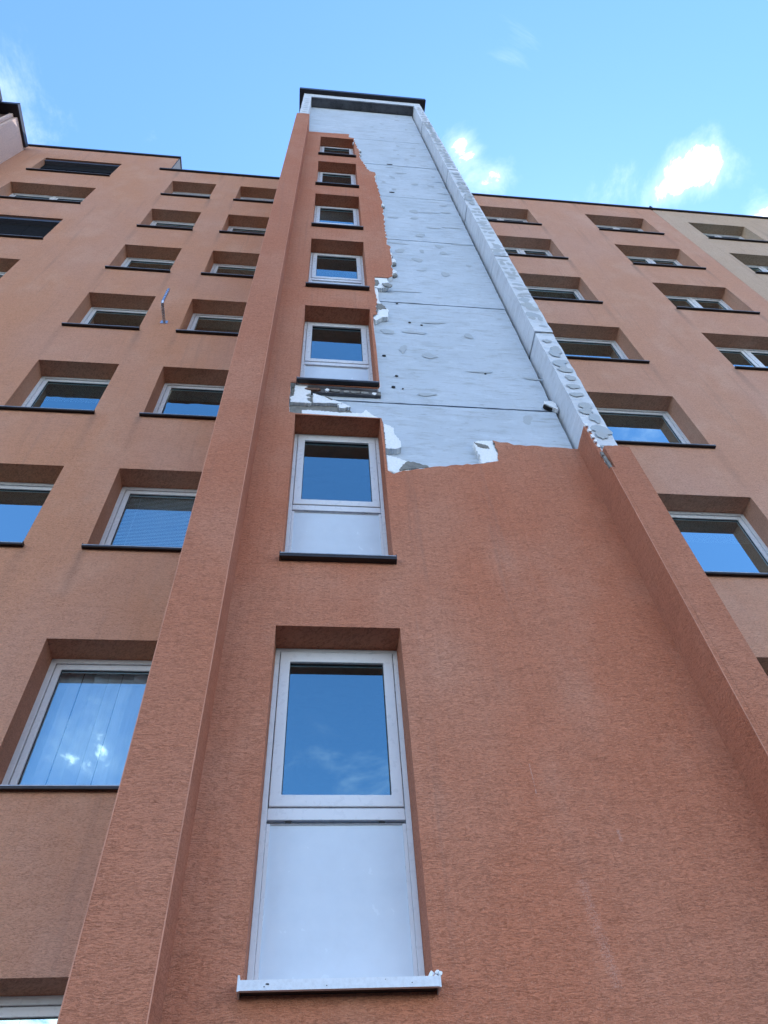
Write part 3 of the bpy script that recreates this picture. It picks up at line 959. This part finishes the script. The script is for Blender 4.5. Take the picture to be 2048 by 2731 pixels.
chunk('insulation_fragment', [(0.621, 5.53), (0.73, 5.483), (0.807, 5.435), (0.97, 5.375), (0.80, 5.325), (0.69, 5.252), (0.621, 5.275)], 0.006, 0.0092, 'styrofoam', 0.006)
chunk('insulation_fragment', [(0.623, 5.52), (0.73, 5.473), (0.90, 5.39), (0.80, 5.29), (0.69, 5.24), (0.623, 5.275)], 0.0094, 0.069, 'styrofoam', 0.006)
chunk('mortar_patch', [(0.80, 5.43), (0.86, 5.425), (0.98, 5.375), (0.99, 5.35), (0.78, 5.30), (0.72, 5.275), (0.75, 5.36)], 0.0005, 0.0055, 'mortar', 0.008)
chunk('insulation_fragment', [(1.468, 5.83), (1.52, 5.863), (1.655, 5.875), (1.668, 5.634), (1.655, 5.515), (1.485, 5.475), (1.497, 5.60), (1.475, 5.70)], 0.012, 0.069, 'styrofoam', 0.008)
chunk('mortar_patch', [(1.475, 5.825), (1.53, 5.81), (1.60, 5.775), (1.605, 5.73), (1.55, 5.735), (1.50, 5.76)], 0.006, 0.0118, 'mortar', 0.005)
chunk('insulation_fragment', [(2.36, 6.71), (2.38, 6.755), (2.45, 6.775), (2.495, 6.72), (2.495, 6.585), (2.44, 6.63)], 0.020, 0.069, 'styrofoam', 0.008)
chunk('mortar_patch', [(2.36, 6.70), (2.40, 6.67), (2.44, 6.625), (2.38, 6.655)], 0.030, 0.069, 'joint_dark', 0.003)
for (x, z, s) in ((0.60, 19.85, 0.035), (0.70, 19.05, 0.05), (0.70, 18.6, 0.03), (0.79, 17.5, 0.03), (1.02, 14.2, 0.03), (1.02, 11.05, 0.04), (1.00, 10.55, 0.045), (1.0, 11.35, 0.03)):
    pts = [(x + s * rng.uniform(0.7, 1.3) * math.cos(t * 0.9), z + s * 2.0 * rng.uniform(0.6, 1.2) * math.sin(t * 0.9)) for t in range(7)]
    slab(MB(), pts, [], 0.020, 0.069).build('insulation_fragment', 'styrofoam', tower)
    pts2 = [(a + 0.01, b - s * 1.6) for a, b in pts]
    slab(MB(), pts2, [], 0.045, 0.0685).build('mortar_patch', 'mortar', tower)

# rubble under the sill of the third window: dark packing with foam blobs
MB().box(-0.14, 0.63, 0.035, 0.069, 6.715, 6.795).build('packing_strip', 'soffit_dark', tower)
for k, (x, wd, mtn) in enumerate(((-0.08, 0.16, 'rust'), (0.07, 0.05, 'styrofoam'), (0.16, 0.12, 'mortar'), (0.27, 0.07, 'joint_filler'), (0.36, 0.12, 'mortar'), (0.46, 0.09, 'joint_filler'), (0.56, 0.05, 'styrofoam'), (0.61, 0.04, 'mortar'))):
    pts = [(x + wd * 0.5 * math.cos(t * 0.785) * rng.uniform(0.8, 1.1), 6.745 + 0.028 * math.sin(t * 0.785) * rng.uniform(0.7, 1.2)) for t in range(8)]
    slab(MB(), pts, [], 0.012 + 0.003 * k, 0.0348).build('rubble_lump', mtn, tower, 0.004)

# --- round adhesive dabs left on the concrete
def dab_mesh(seed, mat, th=0.0009):
    r = random.Random(seed)
    n = 22
    ph = [r.uniform(0, 6.28) for _ in range(4)]
    am = [r.uniform(0.05, 0.22), r.uniform(0.04, 0.16), r.uniform(0.03, 0.10), 0.05]
    rad = [1 + sum(am[q] * math.sin((q + 2) * t * 6.283 / n + ph[q]) for q in range(4)) + r.uniform(-0.09, 0.09) for t in range(n)]
    outer = [(rad[t] * math.cos(t * 6.283 / n), 0, rad[t] * math.sin(t * 6.283 / n)) for t in range(n)]
    inner = [(0.82 * x, -th, 0.82 * z) for x, _, z in outer]
    mb = MB().add(outer + inner, [(t, (t + 1) % n, n + (t + 1) % n, n + t) for t in range(n)] + [tuple(range(n, 2 * n))])
    return mb.mesh('adhesive_dab', mat)


dabs_f = [dab_mesh(k, ('dab', 'dab', 'dab_pale')[k % 3]) for k in range(12)]
dabs_p = [dab_mesh(20 + k, 'dab_pale', 0.001) for k in range(10)]
r4 = random.Random(21)
z = 5.47
while z < 24.8:
    if min(abs(z - j) for j in fj) > 0.10:
        n = r4.choice((1, 1, 1, 2))
        for q in range(n):
            x = (2.63 + r4.uniform(-0.03, 0.03)) if n == 1 else (2.58 + 0.10 * q)
            o = part('adhesive_dab', r4.choice(dabs_f), tower, (x, CFY - 0.0065, z + r4.uniform(-0.03, 0.03)))
            o.scale = ((0.085 if n == 1 else 0.045) * r4.uniform(0.55, 1.15), 1, r4.uniform(0.025, 0.10))
            o.rotation_euler = (0, r4.uniform(-0.35, 0.35), 0)
    z += r4.uniform(0.11, 0.25)
for z in [21.6 + 0.33 * k for k in range(10)]:
    o = part('adhesive_dab', r4.choice(dabs_f), tower, (-0.72 + r4.uniform(-0.03, 0.03), CFY - 0.001, z))
    o.scale = (0.07, 1, r4.uniform(0.05, 0.09))
cnt = 0
z = 5.95
while z < 24.7:
    x = 0.75 + r4.uniform(0, 0.25)
    while x < 2.45:
        ok = not any(abs(z - s) < 0.13 for s in seams) and not inside((x - 0.12, z), list(reversed(skin_out)))
        if ok and r4.random() < 0.42 and z > 5.95:
            o = part('adhesive_dab', r4.choice(dabs_p), tower, (x, BARE_Y - 0.0035, z + r4.uniform(-0.10, 0.10)))
            if r4.random() < 0.4:      # a smear rather than a dab
                o.scale = (r4.uniform(0.08, 0.20), 1, r4.uniform(0.014, 0.035))
                o.rotation_euler = (0, r4.uniform(-0.15, 0.15), 0)
            else:
                o.scale = (r4.uniform(0.035, 0.09), 1, r4.uniform(0.04, 0.11))
                o.rotation_euler = (0, r4.uniform(-0.5, 0.5), 0)
            cnt += 1
        x += r4.uniform(0.26, 0.40)
    z += r4.uniform(0.42, 0.55)
# plastic anchors and drill holes
for (x, z, s) in ((0.72, 7.75, 0.022), (0.83, 7.25, 0.018), (0.78, 6.98, 0.026), (0.88, 6.95, 0.01), (1.86, 7.43, 0.012), (1.38, 17.95, 0.07), (1.28, 15.4, 0.05), (0.98, 9.40, 0.014), (1.10, 8.78, 0.02), (1.25, 8.72, 0.016)):
    pts = [(x + s * math.cos(t * 0.785) * rng.uniform(0.8, 1.2), z + 0.8 * min(s, 0.03) * math.sin(t * 0.785)) for t in range(8)]
    slab(MB(), pts, [], BARE_Y - 0.010, BARE_Y - 0.002).build('wall_anchor', 'joint_dark', tower)

# ================================================================== TUBE BRACKET ON THE LEFT WING
def tube(mb, pts, r, n=10):
    pts = [Vector(p) for p in pts]
    rings = []
    for i, p in enumerate(pts):
        d_ = (pts[min(i + 1, len(pts) - 1)] - pts[max(i - 1, 0)]).normalized()
        u = d_.orthogonal().normalized() if i == 0 else (rings[-1][1] - d_ * rings[-1][1].dot(d_)).normalized()
        v = d_.cross(u)
        rings.append(([p + (u * math.cos(t * 6.283 / n) + v * math.sin(t * 6.283 / n)) * r for t in range(n)], u))
    for i in range(len(rings) - 1):
        mb.add(rings[i][0] + rings[i + 1][0], [(t, (t + 1) % n, n + (t + 1) % n, n + t) for t in range(n)])
    mb.add(rings[0][0], [tuple(range(n))])
    mb.add(rings[-1][0], [tuple(range(n))])
    return mb


br = empty('pipe_bracket', (-2.70, YW, 11.99), 'bent steel pipe bracket sticking out between two left wing windows', 'bracket')
tube(MB(), [(-2.70, YW - 0.008, 11.99), (-2.70, 1.36, 11.99), (-2.70, 1.315, 12.005), (-2.70, 1.297, 12.05), (-2.705, 1.297, 12.60)], 0.024).build('pipe', 'steel_tube', br)
MB().box(-2.76, -2.64, YW - 0.009, YW - 0.001, 11.93, 12.05).build('wall_plate', 'steel_tube', br, 0.003)
